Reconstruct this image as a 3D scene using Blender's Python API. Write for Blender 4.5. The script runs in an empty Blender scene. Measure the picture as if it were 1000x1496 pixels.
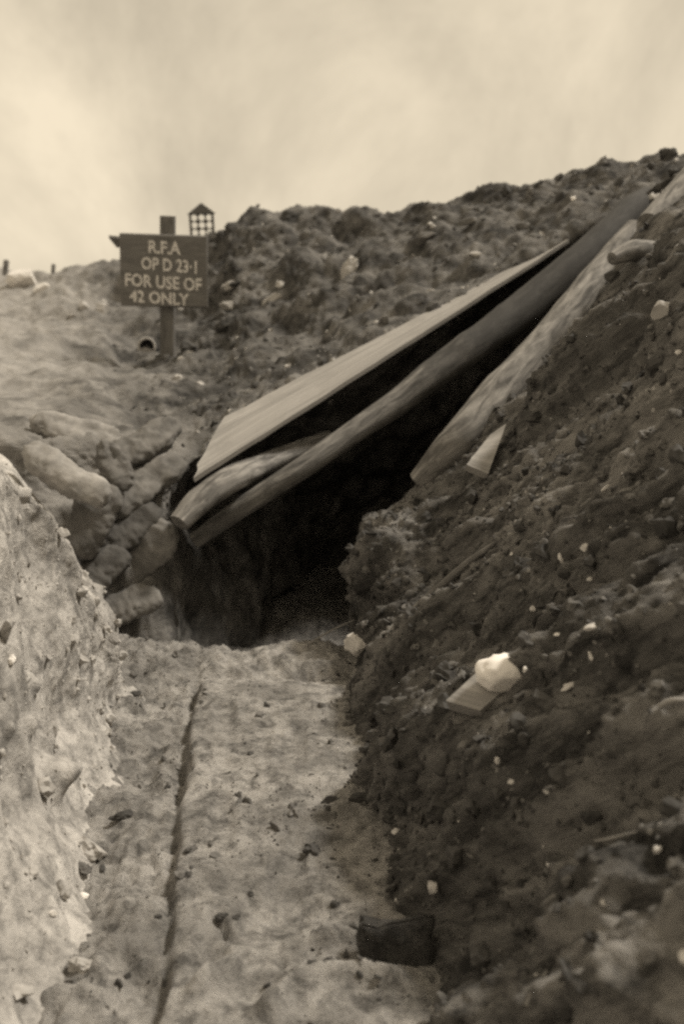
import bpy, bmesh, math, random
import numpy as np
from mathutils import Vector, Matrix
from mathutils.bvhtree import BVHTree

random.seed(7)
rng = np.random.default_rng(11)
scene = bpy.context.scene
COL = scene.collection
R = math.radians

# ------------------------------------------------------------------ camera
PITCH = R(13.0); CA, SA = math.cos(PITCH), math.sin(PITCH); EYE = 1.6; FPX = 1500.0
cam_d = bpy.data.cameras.new('camera'); cam = bpy.data.objects.new('camera', cam_d); COL.objects.link(cam)
cam.location = (0, 0, EYE); cam.rotation_euler = (R(90) - PITCH, 0, 0)
cam_d.sensor_fit = 'VERTICAL'; cam_d.sensor_height = 24; cam_d.lens = 24 * FPX / 1496
cam_d.clip_end = 2000; cam_d.clip_start = 0.05
cam_d.dof.use_dof = True; cam_d.dof.focus_distance = 3.4; cam_d.dof.aperture_fstop = 1.3
scene.camera = cam

def ray(px, py):
    rx = (px - 500) / FPX; ru = (748 - py) / FPX
    return Vector((rx, CA + ru * SA, -SA + ru * CA))
def P(px, py, d):
    return Vector((0, 0, EYE)) + ray(px, py) * d

# ------------------------------------------------------------------ noise
_perm = rng.permutation(4096)
_grad = rng.normal(size=(4096, 3)); _grad /= np.linalg.norm(_grad, axis=1)[:, None]
def _hash(i, j, k):
    return _perm[(_perm[(_perm[i & 4095] + j) & 4095] + k) & 4095]
def perlin(p):
    f = np.floor(p).astype(np.int64); t = p - f
    u = t * t * t * (t * (t * 6 - 15) + 10)
    out = 0
    for a in (0, 1):
        for b in (0, 1):
            for c in (0, 1):
                g = _grad[_hash(f[:, 0] + a, f[:, 1] + b, f[:, 2] + c)]
                dd = (g * (t - np.array([a, b, c]))).sum(1)
                w = (u[:, 0] if a else 1 - u[:, 0]) * (u[:, 1] if b else 1 - u[:, 1]) * (u[:, 2] if c else 1 - u[:, 2])
                out = out + w * dd
    return out * 1.6
def fbm(p, octv=4, gain=0.5):
    s = 0; a = 1
    for o in range(octv):
        s = s + a * perlin(p + 17.3 * o); p = p * 2.07; a *= gain
    return s
def ridged(p, octv=3):
    s = 0; a = 1
    for o in range(octv):
        s = s + a * (0.5 - np.abs(perlin(p + 9.1 * o))); p = p * 2.1; a *= 0.5
    return s
def worley(p):
    f = np.floor(p).astype(np.int64); best = np.full(len(p), 9.0)
    for a in (-1, 0, 1):
        for b in (-1, 0, 1):
            for c in (-1, 0, 1):
                g = _grad[_hash(f[:, 0] + a, f[:, 1] + b, f[:, 2] + c)] * 0.45
                q = f + np.array([a, b, c]) + 0.5 + g
                best = np.minimum(best, ((q - p) ** 2).sum(1))
    return np.sqrt(best)
def smooth(x, a, b):
    t = np.clip((x - a) / (b - a), 0, 1); return t * t * (3 - 2 * t)

# ------------------------------------------------------------------ materials
def nd(nt, typ, **kw):
    n = nt.nodes.new(typ)
    for k, v in kw.items():
        if k in n.inputs: n.inputs[k].default_value = v
        else: setattr(n, k, v)
    return n
def sep(v, warm=1.0):
    return (v, v * 0.945, v * 0.875, 1)
def soil(name, dark, mid, pale, scale=1.3, fine=22, bump=0.5, rough=0.95, speck=0.0, speckc=0.6, lo=0.38, hi=0.62, stretch=None, wet=0.0):
    m = bpy.data.materials.new(name); m.use_nodes = True; nt = m.node_tree; L = nt.links
    b = nt.nodes['Principled BSDF']; b.inputs['Roughness'].default_value = rough
    b.inputs['Specular IOR Level'].default_value = 0.25
    tc = nd(nt, 'ShaderNodeTexCoord'); src = tc.outputs['Object']
    if stretch:
        mp = nd(nt, 'ShaderNodeMapping', vector_type='TEXTURE'); mp.inputs['Rotation'].default_value = stretch[0]; mp.inputs['Scale'].default_value = stretch[1]
        L.new(src, mp.inputs['Vector']); ssrc = mp.outputs['Vector']
    else: ssrc = src
    n1 = nd(nt, 'ShaderNodeTexNoise', Scale=scale, Detail=8.0, Roughness=0.62, Distortion=0.6); L.new(ssrc, n1.inputs['Vector'])
    n2 = nd(nt, 'ShaderNodeTexNoise', Scale=fine, Detail=8.0, Roughness=0.72, Distortion=0.3); L.new(ssrc, n2.inputs['Vector'])
    r1 = nd(nt, 'ShaderNodeMapRange'); r1.inputs['From Min'].default_value = lo; r1.inputs['From Max'].default_value = hi
    L.new(n1.outputs['Fac'], r1.inputs['Value'])
    m1 = nd(nt, 'ShaderNodeMix', data_type='RGBA'); m1.inputs[6].default_value = sep(mid); m1.inputs[7].default_value = sep(pale)
    L.new(r1.outputs['Result'], m1.inputs[0])
    r2 = nd(nt, 'ShaderNodeMapRange'); r2.inputs['From Min'].default_value = 0.36; r2.inputs['From Max'].default_value = 0.56
    r2.inputs['To Min'].default_value = 0.85; r2.inputs['To Max'].default_value = 0
    L.new(n2.outputs['Fac'], r2.inputs['Value'])
    m2 = nd(nt, 'ShaderNodeMix', data_type='RGBA'); m2.inputs[7].default_value = sep(dark)
    L.new(m1.outputs[2], m2.inputs[6]); L.new(r2.outputs['Result'], m2.inputs[0])
    last = m2.outputs[2]
    if speck > 0:
        v = nd(nt, 'ShaderNodeTexVoronoi', Scale=26.0); L.new(src, v.inputs['Vector'])
        vr = nd(nt, 'ShaderNodeMapRange'); vr.inputs['From Min'].default_value = 0.10 + speck; vr.inputs['From Max'].default_value = 0.06 + speck
        L.new(v.outputs['Distance'], vr.inputs['Value'])
        n3 = nd(nt, 'ShaderNodeTexNoise', Scale=3.1, Detail=3.0); L.new(src, n3.inputs['Vector'])
        r3 = nd(nt, 'ShaderNodeMapRange'); r3.inputs['From Min'].default_value = 0.56; r3.inputs['From Max'].default_value = 0.68
        L.new(n3.outputs['Fac'], r3.inputs['Value'])
        mu = nd(nt, 'ShaderNodeMath', operation='MULTIPLY'); L.new(vr.outputs['Result'], mu.inputs[0]); L.new(r3.outputs['Result'], mu.inputs[1])
        m3 = nd(nt, 'ShaderNodeMix', data_type='RGBA'); m3.inputs[7].default_value = sep(speckc)
        L.new(last, m3.inputs[6]); L.new(mu.outputs[0], m3.inputs[0]); last = m3.outputs[2]
    L.new(last, b.inputs['Base Color'])
    n4 = nd(nt, 'ShaderNodeTexNoise', Scale=fine * 2.6, Detail=9.0, Roughness=0.7); L.new(ssrc, n4.inputs['Vector'])
    bp = nd(nt, 'ShaderNodeBump', Strength=bump, Distance=0.02); L.new(n4.outputs['Fac'], bp.inputs['Height'])
    bp2 = nd(nt, 'ShaderNodeBump', Strength=bump * 0.8, Distance=0.03); L.new(n2.outputs['Fac'], bp2.inputs['Height'])
    L.new(bp.outputs['Normal'], bp2.inputs['Normal']); L.new(bp2.outputs['Normal'], b.inputs['Normal'])
    return m
def wood(name, dark, mid, pale, axis_scale=(1, 1, 12), scale=4, rough=0.85, bump=0.4):
    m = bpy.data.materials.new(name); m.use_nodes = True; nt = m.node_tree; L = nt.links
    b = nt.nodes['Principled BSDF']; b.inputs['Roughness'].default_value = rough; b.inputs['Specular IOR Level'].default_value = 0.25
    uv = nd(nt, 'ShaderNodeUVMap'); mp = nd(nt, 'ShaderNodeMapping'); mp.inputs['Scale'].default_value = axis_scale
    L.new(uv.outputs['UV'], mp.inputs['Vector'])
    n1 = nd(nt, 'ShaderNodeTexNoise', Scale=scale, Detail=8.0, Roughness=0.65, Distortion=0.8); L.new(mp.outputs['Vector'], n1.inputs['Vector'])
    tc = nd(nt, 'ShaderNodeTexCoord')
    n2 = nd(nt, 'ShaderNodeTexNoise', Scale=6.0, Detail=6.0, Roughness=0.6); L.new(tc.outputs['Object'], n2.inputs['Vector'])
    cr = nd(nt, 'ShaderNodeValToRGB'); e = cr.color_ramp.elements
    e[0].position = 0.3; e[0].color = sep(dark); e[1].position = 0.7; e[1].color = sep(pale)
    x = cr.color_ramp.elements.new(0.5); x.color = sep(mid)
    L.new(n1.outputs['Fac'], cr.inputs['Fac'])
    r = nd(nt, 'ShaderNodeMapRange'); r.inputs['From Min'].default_value = 0.5; r.inputs['From Max'].default_value = 0.66; r.inputs['To Max'].default_value = 0.7
    L.new(n2.outputs['Fac'], r.inputs['Value'])
    mx = nd(nt, 'ShaderNodeMix', data_type='RGBA'); mx.inputs[7].default_value = sep(dark * 1.4)
    L.new(cr.outputs['Color'], mx.inputs[6]); L.new(r.outputs['Result'], mx.inputs[0]); L.new(mx.outputs[2], b.inputs['Base Color'])
    bp = nd(nt, 'ShaderNodeBump', Strength=bump, Distance=0.01); L.new(n1.outputs['Fac'], bp.inputs['Height']); L.new(bp.outputs['Normal'], b.inputs['Normal'])
    return m
def plain(name, v, var=0.25, scale=14, rough=0.8, bump=0.3, spec=0.25):
    m = bpy.data.materials.new(name); m.use_nodes = True; nt = m.node_tree; L = nt.links
    b = nt.nodes['Principled BSDF']; b.inputs['Roughness'].default_value = rough; b.inputs['Specular IOR Level'].default_value = spec
    tc = nd(nt, 'ShaderNodeTexCoord'); n = nd(nt, 'ShaderNodeTexNoise', Scale=scale, Detail=8.0, Roughness=0.65); L.new(tc.outputs['Object'], n.inputs['Vector'])
    cr = nd(nt, 'ShaderNodeValToRGB'); e = cr.color_ramp.elements
    e[0].position = 0.32; e[0].color = sep(v * (1 - var)); e[1].position = 0.66; e[1].color = sep(v * (1 + var * 0.5))
    L.new(n.outputs['Fac'], cr.inputs['Fac']); L.new(cr.outputs['Color'], b.inputs['Base Color'])
    bp = nd(nt, 'ShaderNodeBump', Strength=bump, Distance=0.01); L.new(n.outputs['Fac'], bp.inputs['Height']); L.new(bp.outputs['Normal'], b.inputs['Normal'])
    return m

STR = (tuple(Vector((.55, -.45, .68)).to_track_quat('X', 'Z').to_euler()), (3.2, 1, 1))
M = {}
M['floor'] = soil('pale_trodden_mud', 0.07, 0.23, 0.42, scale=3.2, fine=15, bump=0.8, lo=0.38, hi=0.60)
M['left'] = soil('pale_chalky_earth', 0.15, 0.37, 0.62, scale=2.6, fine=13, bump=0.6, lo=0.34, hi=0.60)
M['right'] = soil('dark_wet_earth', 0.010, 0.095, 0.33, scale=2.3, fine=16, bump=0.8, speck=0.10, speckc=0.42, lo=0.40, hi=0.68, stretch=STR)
M['hill'] = soil('mixed_spoil_earth', 0.025, 0.085, 0.22, scale=2.2, fine=7, bump=0.7, speck=0.05, speckc=0.4, lo=0.40, hi=0.66)
def chalk_side(m, x0, x1, v):
    nt = m.node_tree; L = nt.links; b = nt.nodes['Principled BSDF']; old = b.inputs['Base Color'].links[0].from_socket
    tc = nd(nt, 'ShaderNodeTexCoord'); sx = nd(nt, 'ShaderNodeSeparateXYZ'); L.new(tc.outputs['Object'], sx.inputs[0])
    n = nd(nt, 'ShaderNodeTexNoise', Scale=1.1, Detail=9.0, Roughness=0.65); L.new(tc.outputs['Object'], n.inputs['Vector'])
    a = nd(nt, 'ShaderNodeMath', operation='MULTIPLY_ADD'); L.new(n.outputs['Fac'], a.inputs[0]); a.inputs[1].default_value = 2.6; L.new(sx.outputs['X'], a.inputs[2])
    # drier and paler towards the trench edge, darker away from it
    k = nd(nt, 'ShaderNodeMath', operation='MULTIPLY_ADD'); L.new(sx.outputs['Y'], k.inputs[0]); k.inputs[1].default_value = 0.22; L.new(a.outputs[0], k.inputs[2])
    r = nd(nt, 'ShaderNodeMapRange'); r.inputs['From Min'].default_value = x1 + 1.3; r.inputs['From Max'].default_value = x0 + 1.3; r.inputs['To Max'].default_value = 0.85
    L.new(k.outputs[0], r.inputs['Value'])
    mx = nd(nt, 'ShaderNodeMix', data_type='RGBA'); mx.inputs[7].default_value = sep(v); L.new(old, mx.inputs[6]); L.new(r.outputs['Result'], mx.inputs[0])
    mm = nd(nt, 'ShaderNodeMix', data_type='RGBA'); mm.blend_type = 'MULTIPLY'; mm.inputs[0].default_value = .55
    n2 = nd(nt, 'ShaderNodeTexNoise', Scale=7.0, Detail=9.0, Roughness=0.7); L.new(tc.outputs['Object'], n2.inputs['Vector'])
    c2 = nd(nt, 'ShaderNodeMapRange'); c2.inputs['From Min'].default_value = .35; c2.inputs['From Max'].default_value = .6; c2.inputs['To Min'].default_value = .35; L.new(n2.outputs['Fac'], c2.inputs['Value'])
    L.new(mx.outputs[2], mm.inputs[6]); L.new(c2.outputs['Result'], mm.inputs[7]); L.new(mm.outputs[2], b.inputs['Base Color'])
chalk_side(M['hill'], -1.5, 0.45, 0.50)
M['inside'] = soil('shade_dark_dugout_earth', 0.02, 0.06, 0.10, scale=2, fine=12, bump=0.6)  # earth colour lowered to put the dugout's inner shade into it
M['clod_dark'] = plain('dark_clod_earth', 0.07, 0.5, 9)
M['clod_mid'] = plain('grey_clod_earth', 0.15, 0.5, 9)
M['clod_pale'] = plain('pale_clod_earth', 0.43, 0.35, 9)
M['chalk'] = plain('chalk_stone', 0.62, 0.25, 16)
M['bright'] = plain('white_chalk', 0.86, 0.06, 20, bump=0.2)
M['log'] = wood('weathered_log', 0.05, 0.20, 0.38, (3, 1.2, 1), 5)
M['log_mid'] = wood('upper_shaded_log', 0.04, 0.13, 0.27, (3, 1.2, 1), 5)
def upper_shade(m, y0, y1, v):      # shade painted as a darker colour on the upper part of the log
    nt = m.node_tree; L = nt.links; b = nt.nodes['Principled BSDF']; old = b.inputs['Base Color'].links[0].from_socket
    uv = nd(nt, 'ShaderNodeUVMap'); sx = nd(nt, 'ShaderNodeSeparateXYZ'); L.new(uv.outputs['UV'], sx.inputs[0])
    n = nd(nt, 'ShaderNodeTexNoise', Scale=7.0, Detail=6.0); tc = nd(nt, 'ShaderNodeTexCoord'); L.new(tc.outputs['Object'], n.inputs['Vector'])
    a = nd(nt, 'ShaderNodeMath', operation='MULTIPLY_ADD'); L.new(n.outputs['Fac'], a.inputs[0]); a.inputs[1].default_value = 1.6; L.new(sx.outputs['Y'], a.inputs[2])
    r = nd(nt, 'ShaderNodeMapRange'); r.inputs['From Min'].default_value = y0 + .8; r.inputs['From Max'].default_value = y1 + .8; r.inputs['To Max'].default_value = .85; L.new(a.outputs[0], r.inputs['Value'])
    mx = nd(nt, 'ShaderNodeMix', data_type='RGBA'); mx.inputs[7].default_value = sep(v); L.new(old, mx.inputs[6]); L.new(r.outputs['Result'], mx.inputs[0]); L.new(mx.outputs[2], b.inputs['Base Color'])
upper_shade(M['log_mid'], 1.15, 1.75, 0.035)
M['log_dark'] = wood('wet_dark_log', 0.05, 0.15, 0.25, (3, 1.2, 1), 5)
M['log_end'] = plain('cut_log_end', 0.16, 0.4, 30)
M['board'] = wood('pale_sawn_board', 0.17, 0.28, 0.36, (9, 0.35, 1), 3, bump=0.2)
M['board_dark'] = wood('mud_stained_board', 0.07, 0.15, 0.22, (10, 0.8, 1), 3)
M['sign'] = wood('dark_painted_board', 0.10, 0.145, 0.19, (1.5, 9, 1), 3, bump=0.2)
M['post'] = wood('grey_post_wood', 0.08, 0.15, 0.20, (6, 1, 1), 4)
M['paint'] = plain('chalky_white_lettering', 0.66, 0.45, 45, bump=0.1)
M['bag_pale'] = plain('pale_muddy_sacking', 0.30, 0.45, 9, bump=0.8)
M['bag_mid'] = plain('grey_muddy_sacking', 0.17, 0.5, 9, bump=0.8)
M['bag_dark'] = plain('damp_dark_sacking', 0.10, 0.5, 9, bump=0.8)
M['mudwood'] = soil('mud_caked_wood', 0.02, 0.07, 0.16, scale=6, fine=24, bump=0.9)
M['tin'] = plain('dull_tin_metal', 0.45, 0.3, 25, rough=0.5, spec=0.5)
M['black'] = plain('rusted_dark_iron', 0.05, 0.4, 25)

# ------------------------------------------------------------------ object helpers
def mesh_obj(name, verts, faces, mat, parent=None, smooth_=True, uvs=None):
    me = bpy.data.meshes.new(name); me.from_pydata([tuple(v) for v in verts], [], [tuple(f) for f in faces])
    if smooth_: me.polygons.foreach_set('use_smooth', [True] * len(me.polygons))
    if uvs is not None:
        l = me.uv_layers.new(name='UVMap')
        idx = np.empty(len(me.loops), np.int32); me.loops.foreach_get('vertex_index', idx)
        l.data.foreach_set('uv', np.asarray(uvs, np.float32)[idx].ravel())
    me.materials.append(mat); me.update()
    o = bpy.data.objects.new(name, me); COL.objects.link(o)
    if parent is not None: o.parent = parent
    return o
def bm_obj(name, bm, mat, parent=None, smooth_=False):
    bmesh.ops.recalc_face_normals(bm, faces=bm.faces[:])
    me = bpy.data.meshes.new(name); bm.to_mesh(me); bm.free()
    if smooth_: me.polygons.foreach_set('use_smooth', [True] * len(me.polygons))
    me.materials.append(mat); o = bpy.data.objects.new(name, me); COL.objects.link(o)
    if parent is not None: o.parent = parent
    return o
def tag(o, label=None, cat=None, group=None, kind=None):
    if label: o['label'] = label
    if cat: o['category'] = cat
    if group: o['group'] = group
    if kind: o['kind'] = kind
    return o
def empty(name, loc, rot=None):
    o = bpy.data.objects.new(name, None); COL.objects.link(o); o.location = loc
    if rot is not None: o.rotation_euler = rot
    return o

# ------------------------------------------------------------------ terrain patches
def pchip(t, Y, ts):
    h = np.diff(t); sh = (-1,) + (1,) * (Y.ndim - 1)
    d = np.diff(Y, axis=0) / h.reshape(sh)
    m = np.zeros_like(Y)
    a, b = d[:-1], d[1:]
    same = (a * b) > 0
    with np.errstate(divide='ignore', invalid='ignore'):
        hm = np.where(same, 2 * a * b / (a + b), 0)
    m[1:-1] = 0.55 * np.nan_to_num(hm) + 0.45 * 0.5 * (a + b) * np.where(same, 1, 0.3)
    m[0], m[-1] = d[0], d[-1]
    i = np.clip(np.searchsorted(t, ts, side='right') - 1, 0, len(t) - 2)
    hh = h[i].reshape(sh); s = ((ts - t[i]) / h[i]).reshape(sh)
    return ((2*s**3 - 3*s**2 + 1) * Y[i] + (s**3 - 2*s**2 + s) * hh * m[i] + (-2*s**3 + 3*s**2) * Y[i+1] + (s**3 - s**2) * hh * m[i+1])
def samples(t, steps):
    out = []
    for i in range(len(t) - 1):
        n = max(1, int(round((t[i+1] - t[i]) / steps[i]))); out += list(np.linspace(t[i], t[i+1], n, endpoint=False))
    return np.array(out + [t[-1]])
def grid_normals(G):
    du = np.gradient(G, axis=0); dv = np.gradient(G, axis=1)
    n = np.cross(dv, du); n /= np.linalg.norm(n, axis=2, keepdims=True) + 1e-9
    return n
TERR = []
def patch(name, net, rs, cs, dispf, mat, flip=False):
    net = np.array(net, float)
    tr = np.concatenate([[0], np.cumsum(np.linalg.norm(np.diff(net, axis=0), axis=2).mean(1))])
    tc = np.concatenate([[0], np.cumsum(np.linalg.norm(np.diff(net, axis=1), axis=2).mean(0))])
    G = pchip(tr, net, samples(tr, rs)); G = pchip(tc, np.swapaxes(G, 0, 1), samples(tc, cs)); G = np.swapaxes(G, 0, 1)
    N = grid_normals(G)
    if flip: N = -N
    p = G.reshape(-1, 3); n = N.reshape(-1, 3)
    q = dispf(p, n)
    nr, nc = G.shape[:2]
    I = np.arange(nr * nc).reshape(nr, nc)
    F = np.stack([I[:-1, :-1], I[:-1, 1:], I[1:, 1:], I[1:, :-1]], -1).reshape(-1, 4)
    if flip: F = F[:, ::-1]
    me = bpy.data.meshes.new(name); me.vertices.add(len(q)); me.vertices.foreach_set('co', q.astype(np.float32).ravel())
    me.loops.add(F.size); me.loops.foreach_set('vertex_index', F.ravel().astype(np.int32))
    me.polygons.add(len(F)); me.polygons.foreach_set('loop_start', np.arange(0, F.size, 4, dtype=np.int32))
    me.polygons.foreach_set('loop_total', np.full(len(F), 4, np.int32)); me.polygons.foreach_set('use_smooth', np.ones(len(F), bool))
    me.update(calc_edges=True); me.validate(); me.materials.append(mat)
    o = bpy.data.objects.new(name, me); COL.objects.link(o); o['kind'] = 'structure'
    Gq = q.reshape(nr, nc, 3)
    N2 = grid_normals(Gq); N2 = -N2 if flip else N2
    TERR.append((name, q, F, N2.reshape(-1, 3)))
    return o

def seg_dist(p2, a, b):
    a = np.array(a[:2]); b = np.array(b[:2]); ab = b - a
    t = np.clip(((p2 - a) @ ab) / (ab @ ab), 0, 1)
    return np.linalg.norm(p2 - (a + t[:, None] * ab), axis=1)
def floor_pt(px, py):
    r = ray(px, py); t = EYE / -r.z; return (r.x * t, r.y * t)
def blob(p, c, r, a):
    d2 = ((p - np.array(c)) ** 2).sum(1) / r ** 2
    return a * np.exp(-d2)

# ---- floor
groove = [floor_pt(240, 1470), floor_pt(250, 1300), floor_pt(262, 1180), floor_pt(275, 1060), floor_pt(288, 1000)]
cross = [floor_pt(285, 992), floor_pt(400, 985), floor_pt(505, 990)]
rid1 = [floor_pt(300, 1470), floor_pt(345, 1422), floor_pt(430, 1408), floor_pt(530, 1400)]
rid2 = [floor_pt(400, 1496), floor_pt(440, 1462), floor_pt(500, 1445), floor_pt(575, 1455)]
crack = [floor_pt(320, 1360), floor_pt(345, 1402)]
def polyd(p2, pts):
    return np.min([seg_dist(p2, pts[i], pts[i+1]) for i in range(len(pts)-1)], axis=0)
gx = np.array([g[0] for g in groove]); gy = np.array([g[1] for g in groove])
def floor_disp(p, n):
    z = p[:, 2].copy(); p2 = p[:, :2]
    wob = p2 + 0.018 * np.stack([perlin(p * 9), perlin(p * 9 + 40)], 1)
    xg = np.interp(p[:, 1], gy, gx); wg = p2 + 0.005 * np.stack([perlin(p * 9), perlin(p * 9 + 40)], 1)
    on = smooth(wg[:, 0] - xg, -0.005, 0.02) * smooth(-p[:, 1], -4.0, -3.72)      # board-covered strip
    lf = 1 - on
    z += 0.045 * on
    z += lf * (0.05 * fbm(p * 3.2, 3) + 0.02 * fbm(p * 9, 3) - 0.01)
    z += on * (0.012 * fbm(p * 3, 3) + 0.006 * fbm(p * 14, 3))
    gd = 0.45 + 1.2 * fbm(p * 3.4 + 2, 3); z -= 0.05 * np.clip(gd, .05, 1.4) * np.exp(-(polyd(wg + .006 * perlin(p * 30)[:, None], groove) / (0.014 + .014 * np.clip(gd, 0, 1.5))) ** 2)
    z -= 0.035 * np.clip(.5 + fbm(p * 5, 3), 0, 1.3) * np.exp(-(polyd(wob * 1.0 + .02 * perlin(p * 12)[:, None], cross) / 0.025) ** 2)
    z += 0.055 * np.exp(-(polyd(wob + .03 * perlin(p * 7)[:, None], rid1) / 0.022) ** 2) * np.clip(.8 + fbm(p * 6, 2), .2, 1.5)
    z += 0.045 * np.exp(-(polyd(wob + .03 * perlin(p * 7)[:, None], rid2) / 0.03) ** 2)
    z -= 0.02 * np.exp(-(polyd(wob, crack) / 0.01) ** 2)
    for (px, py, r, a) in ((420, 1350, .11, -.04), (330, 1130, .06, -.018), (455, 1050, .07, .02), (200, 1100, .08, -.03), (180, 1330, .1, .02),
                           (200, 1010, .05, -.03), (470, 1180, .05, -.03), (150, 1180, .1, .03), (370, 1470, .05, -.03)):
        c = floor_pt(px, py); z += a * np.exp(-(((p2 - np.array(c)) ** 2).sum(1)) / r ** 2)
    for (px, py, an) in ((330, 1060, .15), (430, 1110, -.1), (325, 1210, .1), (425, 1290, -.15), (215, 1130, .2), (205, 1270, .1), (310, 1400, .0), (180, 1440, .25)):
        c = np.array(floor_pt(px, py)); dx = wob - c; ca, sa = math.cos(an), math.sin(an); lx = dx[:, 0] * ca + dx[:, 1] * sa; ly = -dx[:, 0] * sa + dx[:, 1] * ca
        e = (np.abs(lx) / (.042 - .01 * np.clip(ly / .13, -1, 1))) ** 3 + (np.abs(ly) / .13) ** 4
        z += -.016 * np.exp(-e) + .007 * np.exp(-((e ** .33 - 1.25) / .28) ** 2)
    cl = np.clip(0.42 - worley(p * np.array([13, 13, 6])), 0, 1)
    z += cl * 0.045 * (0.2 + 0.8 * lf) * smooth(fbm(p * 2.5 + 5, 2), -0.15, 0.5)
    pit = np.clip(0.35 - worley(p * np.array([17, 13, 6]) + 3.3), 0, 1); z -= pit * 0.05 * smooth(fbm(p * 3.1 + 9, 2), 0.0, 0.6)
    # raised ragged lip before the drop into the dugout
    z += 0.02 * np.exp(-((p[:, 1] - 4.15) / 0.16) ** 2) * (0.6 + fbm(p * 5, 3))
    z += (0.006 + .006 * lf) * fbm(p * 32, 3); z += .010 * np.clip(fbm(p * np.array([5, 7, 5]) + 30, 3) - .15, 0, .6) 
    q = p.copy(); q[:, 2] = z; return q
net = []
for y, zf in ((-3, 0), (0.5, 0), (1.6, 0), (2.6, 0), (3.6, 0), (4.1, -0.01), (4.38, -0.03), (4.52, -0.2), (4.75, -0.42), (5.6, -0.5), (8.5, -0.55)):
    mound = {4.75: .03, 5.6: .12, 8.5: .1}.get(y, 0)
    net.append([(x, y + (0.06 * math.sin(x * 9) if 4 < y < 5 else 0), z) for x, z in ((-2.2, .05), (-1.0, 0.04), (-0.7, zf + mound), (-0.3, zf + mound * .35), (0.1, zf), (0.5, zf), (2.5, zf))])
patch('trench_floor', net, [.3, .05, .012, .010, .011, .012, .015, .02, .06, .2], [.08, .012, .010, .010, .012, .12], floor_disp, M['floor'], flip=False)

# ---- left bank
L_st = [  # foot(x,y) top(x,y,z) back(x,y,z) b2 b3
    ((-.62, -3), (-.95, -3, 1.25), (-1.2, -3, 1.28), (-1.8, -3, 1.2), (-3, -3, 1.2)),
    ((-.62, 0.5), (-1.0, 0.5, 1.27), (-1.25, .5, 1.3), (-1.8, .5, 1.2), (-3, .5, 1.2)),
    ((-.66, 1.3), (-1.02, 1.3, 1.27), (-1.25, 1.3, 1.3), (-1.8, 1.3, 1.2), (-3, 1.3, 1.2)),
    ((-.71, 1.94), (-1.02, 1.94, 1.24), (-1.2, 1.94, 1.28), (-1.8, 1.94, 1.2), (-3, 1.94, 1.2)),
    ((-.77, 2.57), (-.98, 2.57, 1.18), (-1.15, 2.6, 1.22), (-1.8, 2.7, 1.15), (-3, 2.8, 1.15)),
    ((-.81, 2.95), (-.94, 2.93, 1.03), (-1.10, 2.98, 1.10), (-1.8, 3.1, 1.1), (-3, 3.2, 1.12)),
    ((-.84, 3.25), (-.90, 3.18, 0.84), (-1.05, 3.22, 0.92), (-1.75, 3.4, 1.02), (-3, 3.6, 1.08)),
    ((-.86, 3.5), (-.89, 3.38, 0.60), (-1.03, 3.45, 0.74), (-1.7, 3.7, .98), (-3, 3.85, 1.05)),
    ((-.86, 3.78), (-.885, 3.66, 0.30), (-1.03, 3.66, 0.52), (-1.65, 3.85, .93), (-3, 4.0, 1.02)),
    ((-.98, 4.0), (-1.0, 3.94, 0.25), (-1.14, 3.98, 0.58), (-1.65, 4.25, .90), (-3, 4.45, 1.02)),
    ((-1.16, 4.2), (-1.2, 4.22, 0.42), (-1.34, 4.36, 0.68), (-1.75, 4.65, .92), (-3, 4.85, 1.0)),
    ((-1.3, 4.5), (-1.35, 4.5, 0.42), (-1.5, 4.6, 0.66), (-1.85, 4.9, .88), (-3, 5.2, .98)),
]
net = []
for f, t, b1, b2, b3 in L_st:
    fx, fy = f; fy_ = fy
    def lp(k, zz, lean): return (fx + (t[0] - fx) * lean, fy + (t[1] - fy) * k, zz)
    net.append([(fx + .22, fy, -.12), (fx + .05, fy, -.01), lp(.1, t[2] * .10, .1), lp(.35, t[2] * .35, .5), lp(.7, t[2] * .72, .85), t, b1, b2, b3, (-7, b3[1], b3[2])])
def left_disp(p, n):
    near = smooth(-p[:, 0], -3.0, -1.8)
    h = 0.05 * fbm(p * 1.6, 2) + 0.018 * fbm(p * np.array([5, 5, 2.5]), 3)
    h += 0.012 * np.clip(0.6 - worley(p * 7), 0, 1) + 0.006 * fbm(p * 16, 3) + 0.005 * fbm(p * 38, 2)
    pit = smooth(0.30 - worley(p * np.array([9, 9, 7]) + 7.7), 0, .22); h -= 0.030 * pit * smooth(fbm(p * 2 + 8, 2), 0.0, .5)
    h *= (0.4 + 0.6 * near)
    for (px, py, d, r, a) in ((75, 1135, 2.95, .055, -.12), (120, 1040, 3.3, .12, .06), (50, 900, 2.9, .05, -.05), (40, 820, 2.85, .06, -.05), (95, 960, 3.1, .04, -.06), (30, 1180, 2.6, .12, .05), (140, 1000, 3.4, .04, -.06)):
        h += blob(p, P(px, py, d), r, a)
    return p + n * h[:, None]
patch('left_bank', net, [.4, .1, .02, .011, .011, .012, .012, .012, .014, .014, .018], [.03, .012, .011, .011, .011, .012, .03, .08, .4], left_disp, M['left'], flip=False)

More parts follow.
